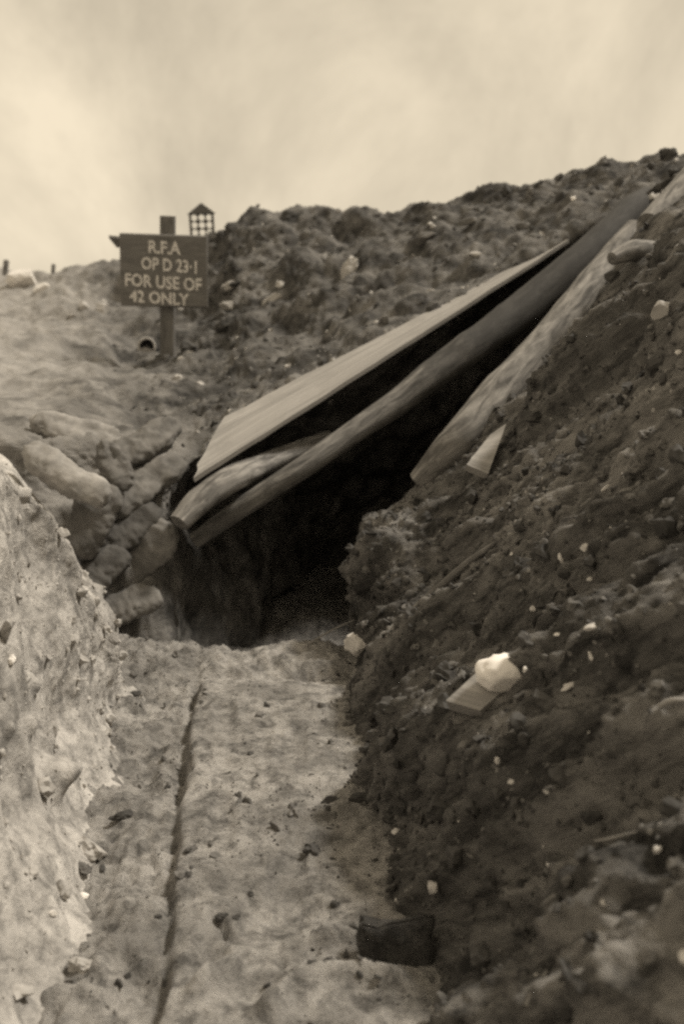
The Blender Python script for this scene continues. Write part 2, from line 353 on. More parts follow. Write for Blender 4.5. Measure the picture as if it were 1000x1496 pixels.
# ---- right bank
fy = [-3, 0.3, 1.2, 1.94, 2.25, 2.5, 2.95, 3.6, 4.1]; fxs = [.30, .26, .20, .15, .10, .09, -.02, 0.0, .02]
prof = [(-.2, -.3), (-.02, -.06), (.05, .09), (.16, .30), (.38, .58), (.70, .98), (1.05, 1.40), (1.42, 1.80), (1.85, 2.12), (2.6, 2.32), (4, 2.35), (7, 2.3)]
E = [(-.15, 4.5, -.55), (.01, 4.5, -.3), (.05, 4.5, .08), (.05, 4.47, .48), (.30, 4.66, .64), (.63, 4.86, .90), (.94, 5.08, 1.22), (1.30, 5.28, 1.55), (1.69, 5.5, 1.88), (2.6, 5.7, 2.22), (4, 5.8, 2.3), (7, 6, 2.3)]
net = []
for y, x0 in zip(fy, fxs):
    k = np.clip((y - 3.2) / 2.2, 0, 1)
    row = []
    for i, (dx, z) in enumerate(prof):
        a = np.array([x0 + dx, y, z]); e = np.array(E[i])
        yy = y + k * (e[1] - 4.5) * 0.8
        row.append((a[0] * (1 - k) + e[0] * k, yy, a[2] * (1 - k) + e[2] * k))
    net.append(row)
net.append(E)
net.append([(x + (.10 if i > 2 else .05), y + .12 + .03 * i, z - .10) for i, (x, y, z) in enumerate(E)])
net.append([(x + .25, y + .6, z - .35 if i > 2 else z) for i, (x, y, z) in enumerate(E)])
net.append([(x + .5, y + 2.5, z - .6 if i > 2 else z) for i, (x, y, z) in enumerate(E)])
ax = np.array([.55, -.45, .68]); ax /= np.linalg.norm(ax)
def aniso(p, k=0.22):
    s = p @ ax; return p - np.outer(s, ax) * (1 - k)
def right_disp(p, n):
    q = aniso(p); q2 = aniso(p, .45)
    edge = smooth(-p[:, 1], -4.75, -4.2)           # calmer near the dugout edge
    edge = 0.45 + 0.55 * edge
    far = smooth(-p[:, 0], -3.2, -2.0)
    h = 0.12 * fbm(q2 * 1.6, 3) + 0.075 * fbm(q * 4.2, 3) + 0.05 * ridged(q * 9, 3)
    h += 0.10 * np.clip(0.62 - worley(q2 * 4.2), 0, 1) + 0.05 * np.clip(.55 - worley(p * 9 + 5), 0, 1) + 0.035 * np.clip(.5 - worley(p * 18), 0, 1) + 0.014 * fbm(p * 30, 3) - .05 * smooth(fbm(q2 * 3.3 + 21, 3), .15, .45)
    rg = ridged(q2 * 2.4 + 3.1, 2); h += 0.05 * (rg - 0.3)
    h *= edge
    h *= (0.35 + 0.65 * far)
    h *= 0.4 + 0.6 * smooth(p[:, 2], -0.02, 0.28)
    for (px, py, d, r, a) in ((890, 640, 3.5, .11, -.16), (900, 575, 3.75, .16, .10), (980, 560, 3.5, .16, .08), (720, 1060, 2.95, .10, -.09), (560, 1020, 3.4, .09, -.05),
                              (900, 930, 2.9, .16, .07), (960, 980, 2.6, .14, .05), (620, 830, 4.1, .16, .05), (700, 880, 3.6, .12, -.08), (640, 960, 3.45, .12, -.06),
                              (900, 1380, 2.05, .10, -.08), (960, 1440, 1.95, .12, .05), (840, 760, 3.3, .07, -.08), (955, 450, 4.0, .10, -.06), (850, 470, 4.5, .16, .04), (780, 1250, 2.5, .12, -.05), (980, 1280, 2.1, .1, .05)):
        h += blob(p, P(px, py, d), r, a)
    return p + n * h[:, None]
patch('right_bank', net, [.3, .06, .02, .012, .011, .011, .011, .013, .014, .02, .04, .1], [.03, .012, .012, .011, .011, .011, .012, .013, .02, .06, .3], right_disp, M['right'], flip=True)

# ---- hillside beyond
pxs = [-900, -400, -100, 30, 130, 240, 300, 350, 480, 620, 830, 1000, 1300, 2200]
W0 = [None] * 14
def rowp(ys, ds): return [tuple(P(a, b, c)) for a, b, c in zip(pxs, ys, ds)]
r0 = [(-7, 4.3, -.3), (-3, 4.4, -.3), (-1.9, 4.5, -.3), tuple(P(60, 940, 4.45)), tuple(P(140, 925, 4.5)), tuple(P(232, 935, 4.6)), tuple(P(262, 975, 4.92)), tuple(P(335, 975, 5.6)),
      (-.1, 7.2, -.3), (.6, 7.6, -.2), (1.6, 7.9, .3), (2.6, 7.9, 1.0), (4, 7.9, 1.5), (8, 7.9, 1.6)]
r0 = [(x, y, min(z, -.35)) if i < 8 else (x, y, z) for i, (x, y, z) in enumerate(r0)]
rA = [(-7, 4.3, .3), (-3, 4.42, .3), (-1.9, 4.5, .3), tuple(P(50, 800, 4.5)), tuple(P(140, 815, 4.58)), tuple(P(232, 845, 4.66)), tuple(P(258, 850, 4.92)), tuple(P(325, 850, 5.6)),
      (-.12, 6.9, .15), (.5, 7.2, .3), (1.5, 7.5, .8), (2.5, 7.4, 1.4), (4, 7.3, 1.8), (8, 7.3, 1.9)]
rB = [(-7, 4.35, .8), (-3, 4.45, .75), (-1.9, 4.55, .7), tuple(P(35, 700, 4.55)), tuple(P(130, 715, 4.7)), tuple(P(232, 762, 4.72)), tuple(P(256, 735, 5.05)), tuple(P(300, 700, 5.8)),
      tuple(P(480, 590, 5.9)), tuple(P(620, 520, 6.3)), tuple(P(830, 395, 6.9)), (2.2, 6.8, 1.8), (4, 6.6, 2.0), (8, 6.6, 2.1)]
rW = rowp([640, 640, 632, 640, 645, 668, 655, 618, 548, 474, 352, 262, 160, -50], [4.6, 4.6, 4.6, 4.65, 4.8, 4.95, 5.05, 5.2, 5.42, 5.7, 6.15, 6.0, 6.0, 6.0])
r2 = rowp([575, 565, 560, 560, 565, 570, 560, 545, 485, 418, 318, 250, 145, -60], [6.0, 6.1, 6.2, 6.2, 6.2, 6.2, 6.25, 6.3, 6.35, 6.5, 6.7, 6.4, 6.4, 6.4])
r3 = rowp([500, 498, 495, 492, 495, 515, 500, 482, 406, 352, 293, 248, 145, -60], [7.4, 7.5, 7.5, 7.6, 7.6, 7.5, 7.5, 7.4, 7.4, 7.4, 7.3, 6.9, 6.9, 6.9])
r35 = rowp([440, 440, 442, 440, 432, 440, 418, 400, 352, 325, 273, 240, 139, -63], [9, 9, 9, 9, 8.9, 8.5, 8.3, 8.1, 8.0, 7.9, 7.6, 7.2, 7.2, 7.2])
r4 = rowp([392, 394, 396, 396, 392, 372, 350, 334, 312, 305, 262, 238, 134, -66], [11, 11, 10.8, 10.5, 10.0, 9.5, 9.1, 8.8, 8.6, 8.3, 7.9, 7.5, 7.5, 7.5])
def back(row, dy, z): return [(x * (1 + dy * .05), y + dy, zz + z) for x, y, zz in row]
net = [r0, rA, rB, rW, r2, r3, r35, r4, back(r4, 1.2, -.35), back(r4, 4, -.9), back(r4, 14, -1.1)]
def hill_disp(p, n):
    f = smooth(p[:, 1], 4.6, 7.2); up = 0.45 + 0.55 * f
    k = 1 - 0.75 * smooth(-p[:, 1], -5.0, -4.4) * smooth(p[:, 0], -0.9, -0.7)
    left = smooth(-p[:, 0], 0.7, 1.6)
    calm = 1 - 0.45 * left
    h = 0.09 * fbm(p * 1.0, 4) + 0.06 * fbm(p * 3.0, 3)
    h += calm * (0.18 * np.clip(0.62 - worley(p * 2.2), 0, 1) + 0.06 * np.clip(0.6 - worley(p * 5.0 + 3), 0, 1) + 0.03 * ridged(p * 7, 3) + 0.015 * fbm(p * 25, 2))
    h = h * up - 0.03
    low = (1 - f) * smooth(p[:, 0], -2.0, -1.2); h += low * (0.02 * ridged(p * 12, 3) + 0.03 * np.clip(.55 - worley(p * 9), 0, 1) + .02 * fbm(p * 7, 3))
    inner = 1 - 0.1 * smooth(-p[:, 2], -.9, -.4) * smooth(p[:, 0], -1.2, -.8)
    h *= inner
    for (px, py, d, r, a) in ((165, 420, 8.9, .22, -.34), (205, 402, 9.0, .2, .12), (540, 490, 6.6, .18, .08), (430, 440, 7.2, .18, .08), (110, 560, 6.2, .3, .05), (210, 610, 5.6, .10, -.12), (30, 590, 5.4, .3, .05), (335, 333, 8.8, .05, .05)):
        h += blob(p, P(px, py, d), r, a)
    return p + n * h[:, None]
patch('hillside', net, [.03, .02, .014, .018, .02, .024, .025, .04, .2, 1.0], [.5, .1, .03, .02, .018, .015, .015, .018, .02, .022, .025, .06, .3], hill_disp, M['hill'], flip=False)

# ---- land beyond, out of sight of the photograph
G = []
def ring(x0, x1, y0, y1, z): return [(x0, y0, z), (x1, y0, z), (x1, y1, z), (x0, y1, z)]
v = ring(-6.2, 6.2, -2.8, 14, 0.75) + ring(-14, 14, -12, 26, 0.95) + ring(-300, 300, -300, 300, 0.9)
f = []
for k in (0, 4):
    for i in range(4): f.append((k + i, k + (i + 1) % 4, k + 4 + (i + 1) % 4, k + 4 + i))
o = mesh_obj('far_ground', v, [q[::-1] for q in f], M['hill'], smooth_=False); tag(o, kind='structure')
# trench end behind the photographer
o = mesh_obj('trench_end', [(-1.4, -2.9, -.3), (.9, -2.9, -.3), (2.6, -3.0, 2.3), (-1.4, -3.0, 1.3)], [(0, 1, 2, 3)], M['right']); tag(o, kind='structure')
# earth closing the back of the dugout, its colour darkened to deepen the shade
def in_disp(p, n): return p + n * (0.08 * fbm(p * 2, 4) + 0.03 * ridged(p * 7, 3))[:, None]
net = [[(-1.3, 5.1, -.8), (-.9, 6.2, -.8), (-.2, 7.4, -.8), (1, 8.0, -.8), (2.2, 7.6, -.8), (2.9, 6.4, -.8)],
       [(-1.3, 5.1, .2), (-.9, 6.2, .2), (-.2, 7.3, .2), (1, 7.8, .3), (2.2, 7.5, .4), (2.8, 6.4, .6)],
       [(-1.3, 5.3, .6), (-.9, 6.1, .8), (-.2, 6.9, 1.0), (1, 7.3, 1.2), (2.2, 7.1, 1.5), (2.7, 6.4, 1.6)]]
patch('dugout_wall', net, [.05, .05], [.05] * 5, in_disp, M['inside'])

# ------------------------------------------------------------------ ray casting on the finished ground
trees = []
for name, q, F, N in TERR:
    if name == 'dugout_wall': continue
    trees.append((name, BVHTree.FromPolygons(q.tolist(), F.tolist())))
def hit_ray(o, d):
    best = None
    for nme, t in trees:
        loc, nor, idx, dist = t.ray_cast(o, d)
        if loc is not None and (best is None or dist < best[2]): best = (loc, nor, dist, nme)
    return best
def hit(px, py):
    h = hit_ray(Vector((0, 0, EYE)), ray(px, py).normalized())
    if h is None: return P(px, py, 6), Vector((0, 0, 1)), 6.0
    loc, nor, dist, nme = h
    if nor.dot(ray(px, py)) > 0: nor = -nor
    return loc, nor, dist
# ------------------------------------------------------------------ lumps
ICO = {}
def ico(sub):
    if sub not in ICO:
        bm = bmesh.new(); bmesh.ops.create_icosphere(bm, subdivisions=sub, radius=1)
        v = np.array([x.co[:] for x in bm.verts]); f = np.array([[y.index for y in x.verts] for x in bm.faces]); bm.free(); ICO[sub] = (v, f)
    return ICO[sub]
def rand_rot():
    q = rng.normal(size=4); q /= np.linalg.norm(q); w, x, y, z = q
    return np.array([[1-2*(y*y+z*z), 2*(x*y-z*w), 2*(x*z+y*w)], [2*(x*y+z*w), 1-2*(x*x+z*z), 2*(y*z-x*w)], [2*(x*z-y*w), 2*(y*z+x*w), 1-2*(x*x+y*y)]])
def lump(sub, size, rough=0.35, chip=0.0):
    v, f = ico(sub); off = rng.uniform(0, 90, 3)
    r = 1 + rough * fbm(v * 1.1 + off, 3, .55)
    v = v * r[:, None]
    for _ in range(int(chip)):
        n = rng.normal(size=3); n /= np.linalg.norm(n); h = v @ n; lim = rng.uniform(.45, .75)
        v = v - np.outer(np.clip(h - lim, 0, None), n)
    return v * np.array(size), f
def scatter(name, terr, count, smin, smax, mat, label, mask=None, sub=1, pw=2.2):
    q, N = [(a, n) for nm, a, _, n in TERR if nm == terr][0]
    sel = np.arange(len(q))
    d = np.linalg.norm(q - np.array([0, 0, EYE]), axis=1)
    pcam = q - np.array([0, 0, EYE]); dep = pcam[:, 1] * CA - pcam[:, 2] * SA
    with np.errstate(divide='ignore', invalid='ignore'):
        ok = (dep > .8) & (np.abs(pcam[:, 0] / dep) < .45) & (np.abs((pcam[:, 1] * SA + pcam[:, 2] * CA) / dep) < .6)
    if mask is not None: ok &= mask(q)
    sel = sel[ok]; pick = rng.choice(sel, count)
    V = []; Fs = []; b = 0
    for i in pick:
        s = smin * (1 - rng.random()) ** (-1 / pw); s = min(s, smax)
        v, f = lump(max(sub, 2 if s > .012 else 1), s * np.array([1, rng.uniform(.6, 1), rng.uniform(.4, .8)]), .7, 1)
        v = v @ rand_rot().T + q[i] + N[i] * s * rng.uniform(-.55, .15)
        V.append(v); Fs.append(f + b); b += len(v)
    V = np.concatenate(V); Fs = np.concatenate(Fs)
    o = mesh_obj(name, V, Fs, mat, smooth_=False); tag(o, label, 'soil', kind='stuff'); return o
hz = lambda q: (q[:, 2] > .75) & (q[:, 1] > 5.1) & (q[:, 0] > -1.3 - .25 * (q[:, 1] - 6))
scatter('soil_clods', 'hillside', 450, .014, .09, M['clod_dark'], 'dark broken clods littering the spoil heap behind the dugout', hz)
scatter('chalk_rubble', 'hillside', 260, .014, .07, M['clod_mid'], 'grey rubble lumps spread over the spoil heap behind the dugout', hz)
scatter('chalk_crumbs', 'hillside', 150, .012, .045, M['clod_pale'], 'small pale chalk crumbs dotted over the spoil heap', hz)
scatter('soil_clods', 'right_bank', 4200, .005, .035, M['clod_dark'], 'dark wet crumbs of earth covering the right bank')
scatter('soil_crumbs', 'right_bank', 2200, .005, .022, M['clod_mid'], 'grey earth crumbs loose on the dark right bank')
scatter('chalk_crumbs', 'right_bank', 170, .003, .014, M['chalk'], 'tiny white chalk crumbs dotted on the dark right bank')
scatter('soil_clods', 'left_bank', 900, .004, .03, M['clod_pale'], 'pale crumbs of chalky earth on the left bank')
scatter('soil_crumbs', 'trench_floor', 2600, .003, .022, M['clod_mid'], 'grey mud crumbs trodden into the trench floor', lambda q: (q[:, 1] < 4.5) & (fbm(q * np.array([2.2, 2.2, 0]) + 4, 3) + .5 * (q[:, 0] < -.5) + .5 * (q[:, 0] > -.1) > .25))
scatter('mud_crumbs', 'trench_floor', 1500, .003, .013, M['clod_dark'], 'dark wet mud crumbs lying on the trench floor', lambda q: (q[:, 1] < 4.5) & (fbm(q * np.array([2.6, 2.6, 0]) + 14, 3) + .35 * (q[:, 0] > -.12) > .3))

# ------------------------------------------------------------------ single stones and clods
def stone(px, py, wpx, hpx, mat, label, name='stone', cat='stone', ang=0.0, flat=.55, chip=4, rough=.3, group=None, sink=.25, off=0.0):
    loc, nor, dist = hit(px, py)
    dep = dist * 1.0 / ray(px, py).length
    w = wpx * dep / FPX / 2; h = hpx * dep / FPX / 2
    v, f = lump(3, (1, 1, 1), rough, chip)
    vd = -ray(px, py).normalized(); rt = Vector((1, 0, 0)); upv = vd.cross(rt).normalized(); rt = upv.cross(vd).normalized()
    c, s = math.cos(R(ang)), math.sin(R(ang))
    a1 = rt * c + upv * s; a2 = -rt * s + upv * c
    th = min(w, h) * flat * 1.6
    vv = [a1 * (x * w) + a2 * (y * h) + vd * (z * th) for x, y, z in v]
    o = mesh_obj(name, vv, f, mat, smooth_=False); o.location = loc + nor * (th * (.5 - sink)) + vd * off
    tag(o, label, cat, group); return o
S = [
 (510, 398, 24, 46, 'clod_pale', 'pale upright slab of chalk high on the spoil heap', -28),
 (338, 417, 26, 16, 'clod_pale', 'flat pale stone on the spoil heap just right of the sign board', 15),
 (400, 438, 36, 16, 'clod_pale', 'long pale stone lying below the upright chalk slab', 22),
 (408, 418, 18, 14, 'clod_pale', 'small round pale stone perched above the long pale stone', 0),
 (338, 448, 34, 14, 'clod_pale', 'low pale stone right of the sign board below its corner', -5),
 (690, 325, 40, 14, 'clod_mid', 'thin grey slab sticking out of the spoil heap under the skyline', 12),
 (622, 350, 34, 18, 'clod_mid', 'grey angular stone in the middle of the spoil heap', 20),
 (695, 372, 18, 10, 'clod_pale', 'little pale stone on the spoil heap above the roof board', 0),
 (838, 291, 9, 8, 'bright', 'tiny white pebble near the top of the spoil heap', 0),
 (765, 335, 24, 20, 'clod_mid', 'rounded grey lump on the spoil heap above the roof board end', 0),
 (35, 418, 52, 44, 'chalk', 'large pale chalk boulder on the far left skyline', -20),
 (60, 424, 26, 22, 'chalk', 'smaller chalk boulder leaning on the large one at far left', 10),
 (124, 450, 16, 18, 'clod_pale', 'pale rounded stone left of the dark hole below the skyline', 0),
 (150, 455, 22, 20, 'clod_pale', 'pale stone just below the dark hole left of the sign', 30),
 (105, 462, 14, 10, 'clod_pale', 'low pale pebble leftmost of three under the dark hole', 0),
 (968, 455, 34, 30, 'clod_pale', 'blocky pale stone on the right bank near the picture edge', 10),
 (940, 525, 34, 20, 'clod_mid', 'smooth rounded grey stone on the upper right bank', 25),
 (855, 800, 16, 12, 'chalk', 'small pale stone at mid height on the right bank', 40),
 (862, 846, 10, 8, 'chalk', 'pale pebble below the small pale stone on the right bank', 20),
 (868, 917, 30, 12, 'chalk', 'long pale flint on the right bank above the curved flake', 25),
 (835, 1000, 30, 10, 'chalk', 'narrow pale flint right of the board with the white lump', 30),
 (864, 958, 6, 16, 'bright', 'thin white curved flake on the right bank', 20),
 (820, 812, 7, 24, 'chalk', 'thin upright pale flake on the right bank', 12),
 (815, 927, 9, 6, 'bright', 'tiny white pebble above the board with the white lump', 0),
 (887, 712, 16, 5, 'chalk', 'thin pale sliver high on the right bank', 35),
 (728, 1110, 10, 16, 'chalk', 'small pale chip below the board with the white lump', -30),
 (748, 1142, 10, 8, 'chalk', 'small pale chip on the dark bank, lower of two below the board', 0),
 (800, 1156, 12, 8, 'chalk', 'lone white pebble in the middle of the dark lower bank', 0),
 (580, 1216, 14, 10, 'chalk', 'pale pebble at the foot of the right bank', 20),
 (634, 1292, 18, 44, 'chalk', 'upright pale stone behind the buried timber block', -8),
 (961, 1240, 16, 14, 'chalk', 'bright white stone low on the right bank near the picture edge', 10),
 (882, 1318, 8, 12, 'chalk', 'tiny pale chip low on the right bank', 10),
 (955, 1395, 10, 18, 'clod_mid', 'dull narrow stone in the lower right corner', -30),
 (122, 1310, 20, 12, 'bright', 'bright white stone at the foot of the left bank', -15),
 (76, 1334, 16, 10, 'bright', 'small white stone left of the brighter one at the left bank foot', 0),
 (522, 938, 34, 30, 'chalk', 'pale square stone beside the dugout mouth at the bank foot', 30),
 (15, 965, 14, 18, 'bright', 'white chalk knob standing out of the left bank', 0),
]
for (px, py, w, h, m, lab, ang) in S:
    stone(px, py, w, h, M[m], lab, ang=ang, group='stones scattered around the trench')
C = [
 (180, 1194, 34, 14, 'clod_dark', 'dark flat clod on the left side of the trench floor', 10),
 (455, 1244, 24, 20, 'clod_dark', 'dark angular clod on the boarded path', 0),
 (490, 1324, 14, 14, 'clod_dark', 'small dark clod left of the buried timber block', 0),
 (366, 1102, 8, 8, 'clod_dark', 'tiny dark clod in the middle of the boarded path', 0),
 (390, 1033, 9, 12, 'clod_dark', 'tiny dark clod on the path just past the cross joint', 0),
 (366, 1307, 9, 9, 'clod_dark', 'small dark round clod on the path near the bottom', 0),
 (326, 1340, 18, 13, 'clod_dark', 'dark twin-lobed clod on the lower path beside the groove', 0),
 (344, 1342, 14, 10, 'clod_dark', 'dark clod touching the twin-lobed clod on the lower path', 0),
 (230, 1340, 12, 10, 'clod_dark', 'dark crumb sitting left of the groove in the floor', 0),
 (485, 1170, 24, 12, 'clod_dark', 'dark wedge of earth slumped onto the right edge of the path', 0),
 (128, 1242, 50, 36, 'clod_pale', 'large pale rounded clod at the foot of the left bank', -20),
 (118, 1272, 26, 20, 'clod_mid', 'grey clod resting under the large pale clod', 0),
 (122, 1414, 40, 26, 'clod_pale', 'low rounded pale clod near the bottom left corner', 0),
 (195, 1015, 18, 12, 'clod_dark', 'dark clod where the left bank meets the floor', 20),
 (978, 232, 28, 26, 'clod_dark', 'dark clod standing on the skyline at upper right', 0),
 (852, 262, 22, 12, 'clod_mid', 'grey clod on the right slope of the skyline', 0),
 (338, 336, 16, 18, 'clod_dark', 'small upright clod on the skyline right of the lantern', 0),
]
for (px, py, w, h, m, lab, ang) in C:
    stone(px, py, w, h, M[m], lab, name='clod', cat='clod', ang=ang, group='clods lying in the trench', chip=1, rough=.5, sink=.2)

# ------------------------------------------------------------------ logs
def catmull(pts, n):
    pts = np.array([tuple(p) for p in pts], float); t = np.concatenate([[0], np.cumsum(np.linalg.norm(np.diff(pts[:, :3], axis=0), axis=1))])
    ts = np.linspace(0, t[-1], n); return pchip(t, pts, ts), ts
def log(name, pts, radii, mat, label, cat='log', group='timber logs of the dugout roof', seed=0, knots=(), squash=1.0, rough=.10, ends=(1, 1)):
    ctr, ts = catmull([list(p) + [r] for p, r in zip(pts, radii)], max(20, int(sum((pts[i+1] - pts[i]).length for i in range(len(pts)-1)) / .02)))
    c = ctr[:, :3]; rad = ctr[:, 3]; n = len(c); K = 28
    T = np.gradient(c, axis=0); T /= np.linalg.norm(T, axis=1)[:, None]
    up = np.array([0, 0, 1.0]); B = np.cross(T, up); B /= np.linalg.norm(B, axis=1)[:, None]; U = np.cross(B, T)
    V = []; uv = []
    for i in range(n):
        for k in range(K):
            a = 2 * math.pi * k / K; V.append(c[i] + (B[i] * math.cos(a) + U[i] * math.sin(a) * squash) * rad[i]); uv.append((k / K, ts[i]))
    V = np.array(V); ctrs = np.repeat(c, K, 0); nn = V - ctrs; rr = np.linalg.norm(nn, axis=1)[:, None]; nn = nn / rr
    sc = np.array([1, 1, 1.0])
    Tm = np.repeat(T, K, 0); s = np.repeat(ts, K)
    q = nn * 1.2 + np.outer(s, [1.5, .9, .3]) + seed * 7.7
    q2 = nn * 4 + np.outer(s, [2.5, 1.1, .5]) + seed
    h = rough * (.5 * fbm(q, 3) + .55 * ridged(q2, 3) + .25 * fbm(np.stack([nn[:, 0] * 5, nn[:, 2] * 5, s * 4], 1) + seed, 3) - .15)
    for (sk, ak, wk, hk) in knots:
        dirv = B[int(sk * (n-1))] * math.cos(ak) + U[int(sk * (n-1))] * math.sin(ak)
        h = h + hk * np.exp(-((s - sk * ts[-1]) / wk) ** 2) * np.clip(nn @ dirv, 0, 1) ** 2
    V = ctrs + nn * rr * (1 + h)[:, None]
    F = []
    for i in range(n - 1):
        for k in range(K):
            k2 = (k + 1) % K; F.append((i*K + k, i*K + k2, (i+1)*K + k2, (i+1)*K + k))
    org = Vector(c[n // 2]); V = V - np.array(org)
    root = mesh_obj(name, V, F, mat, uvs=uv); root.location = org; tag(root, label, cat, group)
    for e, idx in ((0, 0), (1, n - 1)):
        if not ends[e]: continue
        rim = V[idx*K:(idx+1)*K]; cc = rim.mean(0); sgn = -1 if e == 0 else 1
        vs = list(rim)
        for k in range(K): vs.append(cc + (rim[k] - cc) * .6 + sgn * T[idx] * (.004 + .006 * rng.random()))
        vs.append(cc + sgn * T[idx] * .004); fs = []
        for k in range(K):
            k2 = (k + 1) % K
            fs.append((k, k2, K + k2, K + k)); fs.append((K + k, K + k2, 2 * K))
        if e == 0: fs = [x[::-1] for x in fs]
        mesh_obj('cut_end', vs, fs, M['log_end'], parent=root, smooth_=False)
    return root
# middle log, the main front beam
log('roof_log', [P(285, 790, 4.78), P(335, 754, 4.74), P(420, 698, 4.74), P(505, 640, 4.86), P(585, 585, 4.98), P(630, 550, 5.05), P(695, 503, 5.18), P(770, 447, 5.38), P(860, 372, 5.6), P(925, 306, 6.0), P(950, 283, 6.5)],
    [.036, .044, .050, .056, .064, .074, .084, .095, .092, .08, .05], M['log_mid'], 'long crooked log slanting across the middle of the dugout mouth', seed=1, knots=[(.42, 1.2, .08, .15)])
# log on the rim at right
log('roof_log', [P(612, 704, 4.72), P(662, 652, 4.66), P(708, 602, 4.72), P(755, 549, 4.81), P(812, 484, 4.94), P(868, 416, 5.10), P(905, 372, 5.27), P(930, 335, 5.36)],
    [.05, .078, .088, .085, .080, .085, .086, .06], M['log'], 'thick pale log resting on the right rim of the dugout mouth', seed=3, knots=[(.3, 2.5, .1, .12), (.8, 0, .05, .2)])
log('roof_log', [P(950, 330, 5.30), P(982, 297, 5.42), P(1035, 240, 5.55), P(1100, 170, 5.75)], [.07, .08, .08, .08], M['log'], 'short thick log end at the upper right edge above the rim log', seed=4)
# short broken log under the board at left
log('roof_log', [P(262, 764, 4.54), P(298, 727, 4.62), P(338, 700, 4.72), P(400, 672, 5.0), P(480, 640, 5.4)], [.05, .068, .072, .06, .05], M['log'], 'short broken log end poking out under the pale roof board', seed=5, rough=.22, squash=.8)
log('roof_log', [P(985, 372, 5.0), P(930, 366, 4.85), P(895, 378, 4.78)][::-1], [.03, .05, .05], M['log'], 'stubby pale log end half buried near the right picture edge', seed=6)
log('fallen_branch', [P(970, 562, 3.95), P(985, 530, 3.95), P(1015, 495, 4.0), P(1060, 440, 4.1)], [.022, .035, .042, .04], M['log'], 'pale broken branch lying on the upper right bank at the picture edge', cat='branch', group='loose timber on the bank', seed=7)

# ------------------------------------------------------------------ boards
def board(name, A, B, C, D, th, mat, label, cat, group=None, bend=0.0, nu=40, nv=8, rag=0.0, parent=None):
    """A-B front edge, D-C back edge, all world points; thickness below."""
    A, B, C, D = [np.array(tuple(x)) for x in (A, B, C, D)]
    n = np.cross(B - A, D - A); n /= np.linalg.norm(n)
    if n[2] < 0: n = -n
    V = []; uv = []
    Lg = np.linalg.norm(B - A); Wd = np.linalg.norm(D - A)
    for s in (0, 1):
        for i in range(nu + 1):
            u = i / nu
            for j in range(nv + 1):
                w = j / nv
                uu = u + (rag * (perlin(np.array([[w * 4.0, 3.3, len(V) * 0 + 1.0]]))[0]) * (1 - u) ** 4)
                p = (A * (1 - uu) + B * uu) * (1 - w) + (D * (1 - uu) + C * uu) * w
                p = p + n * (bend * math.sin(math.pi * u)) - n * th * s
                V.append(p); uv.append((w * Wd, u * Lg))
    V = np.array(V)
    nz = .006 * perlin(V * 4) + .002 * perlin(V * 22) ; V = V + n * nz[:, None]
    Q = (nu + 1) * (nv + 1); F = []
    for i in range(nu):
        for j in range(nv):
            a = i * (nv + 1) + j; F.append((a, a + nv + 1, a + nv + 2, a + 1)); F.append((Q + a, Q + a + 1, Q + a + nv + 2, Q + a + nv + 1))
    for i in range(nu):
        a = i * (nv + 1); b = a + nv + 1; F.append((a, Q + a, Q + b, b)); a += nv; b += nv; F.append((a, b, Q + b, Q + a))
    for j in range(nv):
        a = j; F.append((a, a + 1, Q + a + 1, Q + a)); a = nu * (nv + 1) + j; F.append((a, Q + a, Q + a + 1, a + 1))
    org = V.mean(0); o = mesh_obj(name, V - org, F, mat, uvs=uv, smooth_=False); o.location = org
    bm = bmesh.new(); bm.from_mesh(o.data); bmesh.ops.recalc_face_normals(bm, faces=bm.faces[:]); bm.to_mesh(o.data); bm.free()
    if label: tag(o, label, cat, group)
    if parent: o.parent = parent
    return o
board('roof_board', P(280, 700, 4.62), P(832, 350, 5.95), P(825, 352, 6.3), P(322, 612, 5.05), .022, M['board'], 'long pale sawn board slanting over the logs of the dugout roof', 'board', 'loose boards', bend=-.0, rag=.03)
board('roof_board', P(560, 508, 5.42), P(702, 428, 5.75), P(640, 440, 6.0), P(585, 478, 5.7), .02, M['board_dark'], 'short grey board end sticking up behind the long pale board', 'board', 'loose boards')
board('broken_board', P(682, 678, 4.22), P(714, 692, 4.20), P(740, 620, 4.38), P(716, 636, 4.42), .03, M['board'], 'pale pointed board stub leaning on the bank under the rim log', 'board', 'loose boards', rag=.1)
# long slat half buried
a, na, _ = hit(600, 893); b, nb, _ = hit(732, 788); mpt, nm_, _ = hit(668, 838)
log('buried_pole', [a + na * .0, (a + b) / 2 * .3 + mpt * .7 + nm_ * .008, b + nb * .0], [.009, .016, .008], M['log'], 'thin pale pole half buried along the right bank beside the mouth', cat='pole', group='loose timber on the bank', seed=8)
# slab with white lump
c0, n0, dd = hit(708, 1010)
n0 = (Vector((-.35, -.45, .82))).normalized()
k = dd / FPX / ray(708, 1010).length
def rel(px, py, zoff):  # a point on the slab plane seen through the photograph at px, py
    r = ray(px, py).normalized(); o = Vector((0, 0, EYE)); q = c0 + n0 * zoff
    return o + r * ((q - o).dot(n0) / r.dot(n0))
slab = board('broken_board', rel(652, 1024, .045), rel(702, 1038, .045), rel(772, 978, .045), rel(722, 960, .045), .04, M['board'], 'small pale board on the dark bank carrying a white lump', 'board', 'loose boards', nu=8, nv=16)
q = rel(733, 978, .085)
v, f = lump(4, (.062, .056, .050), .18, 1)
o = mesh_obj('chalk_lump', [tuple(x) for x in v], f, M['bright']); o.location = q - Vector((0, 0, .012)); tag(o, 'bright white rounded lump resting on the small pale board', 'chalk')
stone(768, 978, 8, 9, M['bright'], 'tiny white crumb by the right tip of the board with the white lump', group='stones scattered around the trench', off=.03)
